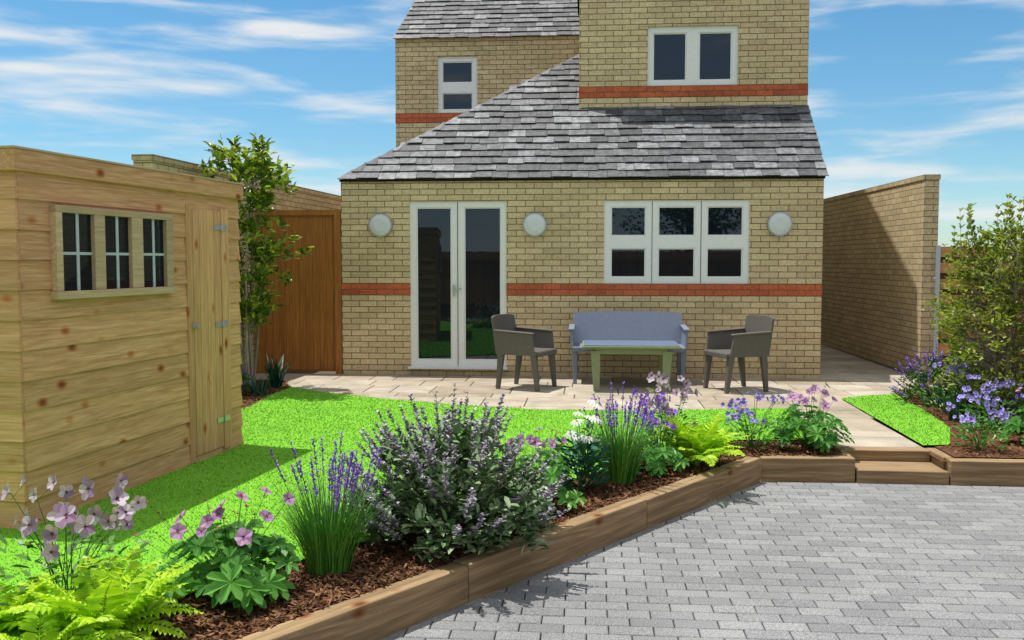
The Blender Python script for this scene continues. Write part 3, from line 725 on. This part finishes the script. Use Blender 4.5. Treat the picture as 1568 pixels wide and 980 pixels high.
def palmplant(name,loc,H,R,n,rl,mf,nf,fr=.035,z0=-.01,bud=None):
    b=MB(); c=V((loc[0],loc[1],z0))
    for k in range(n):
        a=U(0,6.283); r=R*math.sqrt(RND()); p=c+V((r*math.cos(a),r*math.sin(a),H*U(.25,.8)*(1-.35*(r/R)**2))); b.tube([c,c.lerp(p,.55)+V((0,0,.04)),p],.0025,.002,2,3)
        b.palm(p,(math.cos(a)*.7*r/R+U(-.25,.25),math.sin(a)*.7*r/R-.15+U(-.25,.25),1),rl*U(.65,1.15),0,7,U(0,6.28))
    for k in range(nf):
        a=U(0,6.283); r=R*U(.1,.9); p=c+V((r*math.cos(a),r*math.sin(a),H*U(.8,1.12))); b.tube([c,c.lerp(p,.6)+V((0,0,.03)),p],.002,.0015,2,3)
        b.blossom(p,(math.cos(a)*.6+U(-.4,.4),math.sin(a)*.6-.6+U(-.4,.4),.7),fr*U(.75,1.15),1,3,5,.95)
        if RND()<.6: b.leaf(p-V((0,0,.02)),rdir(),fr*.8,fr*.4,4 if bud else 0)
    if bud:
        for k in range(16):
            p=c+V((U(-1.3,.6)*R,U(-.6,.6)*R,H*U(.8,1.15))); b.tube([c,c.lerp(p,.6),p],.0012,.001,2,3)
            b.leaf(p,rdir(),.022,.013,4); b.leaf(p,rdir(),.018,.012,4)
    return b.build(name,[L_palm,mf,M_stem,F_core,F_red])
palmplant('geranium_plant',(-1.56,3.98),.38,.30,52,.105,F_mauve,11,.038,bud=True)
palmplant('geranium_plant',(-.28,5.60),.42,.26,40,.10,F_mauve,10,.034,bud=True)
palmplant('geranium_plant',(1.74,7.50),.46,.29,60,.09,F_mauve,18,.036)
palmplant('geranium_plant',(3.62,7.75),.40,.30,56,.095,F_mauve,10,.034,z0=0)
palmplant('geranium_plant',(.48,6.58),.26,.24,30,.08,F_mauve,0,.036)

def airy(name,loc,H,R,nf,fr,mf,ml,nl=80,ll=.06,npet=5,z0=-.01,w=.8,cl=1,cup=.15,op=.3,upf=0):
    b=MB(); c=V((loc[0],loc[1],z0))
    for k in range(nf):
        a=U(0,6.283); r=R*math.sqrt(RND()); p=c+V((r*math.cos(a),r*math.sin(a),H*U(.6,1.05))); m=c.lerp(p,.55)+V((0,0,.05)); b.tube([c+V((U(-.03,.03),U(-.03,.03),0)),m,p],.0026,.0016,2,4)
        for q in range(cl):
            pp=p+(rdir(-.6,.6)*fr*2.2 if q else V((0,0,0))); 
            if q: b.tube([p-V((0,0,.03)),pp],.0014,.001,2,3)
            b.blossom(pp,(math.cos(a)*.6+U(-.6,.6),math.sin(a)*.4-.6+U(-.5,.5),.35+upf+U(-.3,.2)),fr*U(.7,1.15),1,3,npet,w,op+U(-.1,.5)*(npet==5),cup)
        for q in range(3): b.leaf(c.lerp(p,U(.3,.85)),rdir(-.1,.7),ll*U(.6,1),ll*.35,0)
    for k in range(nl):
        a=U(0,6.283); r=R*.9*math.sqrt(RND()); b.leaf(c+V((r*math.cos(a),r*math.sin(a),H*U(.05,.55))),(math.cos(a),math.sin(a),U(.1,1.2)),ll*U(.7,1.2),ll*.42,0)
    return b.build(name,[ml,mf,M_stem,F_core])
airy('mauve_anemone',(-2.20,3.78),.50,.36,14,.044,F_palepink,L_green,110,.07,5,cl=2,w=.8)
airy('mauve_anemone',(.60,7.02),.60,.20,14,.038,F_palepink,L_green,130,.06,5,cl=2,w=.8)
airy('white_coneflower',(-.04,5.98),.56,.15,15,.045,F_white,L_blueg,220,.085,11,w=.26,op=-.35,upf=2.0)
airy('blue_cranesbill',(1.30,7.48),.42,.22,16,.022,F_blue,L_palm,160,.055,5,cl=4)
airy('blue_cranesbill',(3.02,7.50),.40,.20,14,.022,F_blue,L_palm,130,.055,5,cl=4,z0=0)
airy('blue_cranesbill',(3.50,8.40),.44,.28,16,.022,F_blue,L_palm,200,.055,5,cl=5,z0=0)
airy('blue_cranesbill',(3.40,9.25),.48,.24,14,.022,F_blue,L_green,160,.055,5,cl=5,z0=0)
airy('purple_cranesbill',(.50,6.74),.50,.15,14,.022,F_purple,L_green,120,.05,5,cl=5)
def iris(name,loc,H,n,z0=0):
    b=MB()
    for k in range(n):
        a=U(0,6.283); b.blade((loc[0]+U(-.06,.06),loc[1]+U(-.06,.06),z0),a,U(.05,.45),H*U(.7,1.05),.035,0,6,U(.3,1.0))
    return b.build(name,[L_dkiris])
iris('iris_clump',(3.36,8.85),.36,34); iris('iris_clump',(3.55,9.5),.34,26); iris('iris_clump',(-3.58,10.60),.46,34); iris('iris_clump',(-3.55,9.95),.30,22)

# trees behind the viewpoint (seen only in reflections)
def bigtree(loc,H,R,n):
    b=MB(); c=V((loc[0],loc[1],-.2)); pts,d=curve(c,(0,0,1),H*.55,6,0,.04); b.tube(pts,.16,.08,1,8); cl=[]
    for k in range(16):
        a=U(0,6.283); pp,dd=curve(pts[random.randint(3,6)],(math.cos(a),math.sin(a),U(.3,1.4)),R*U(.6,1.1),5,0,.15); b.tube(pp,.05,.012,1,5); cl+=pp[2:]
    for _ in range(n):
        p=random.choice(cl)+rdir(-1,1)*R*.3*U(.1,1); b.leaf(p,rdir(-.5,1),.16,.09,0)
    b.build('garden_tree',[L_green,M_trunk])
bigtree((3.2,-7.5),6.5,2.2,3500); bigtree((-.6,-8.5),5.0,1.6,2600)
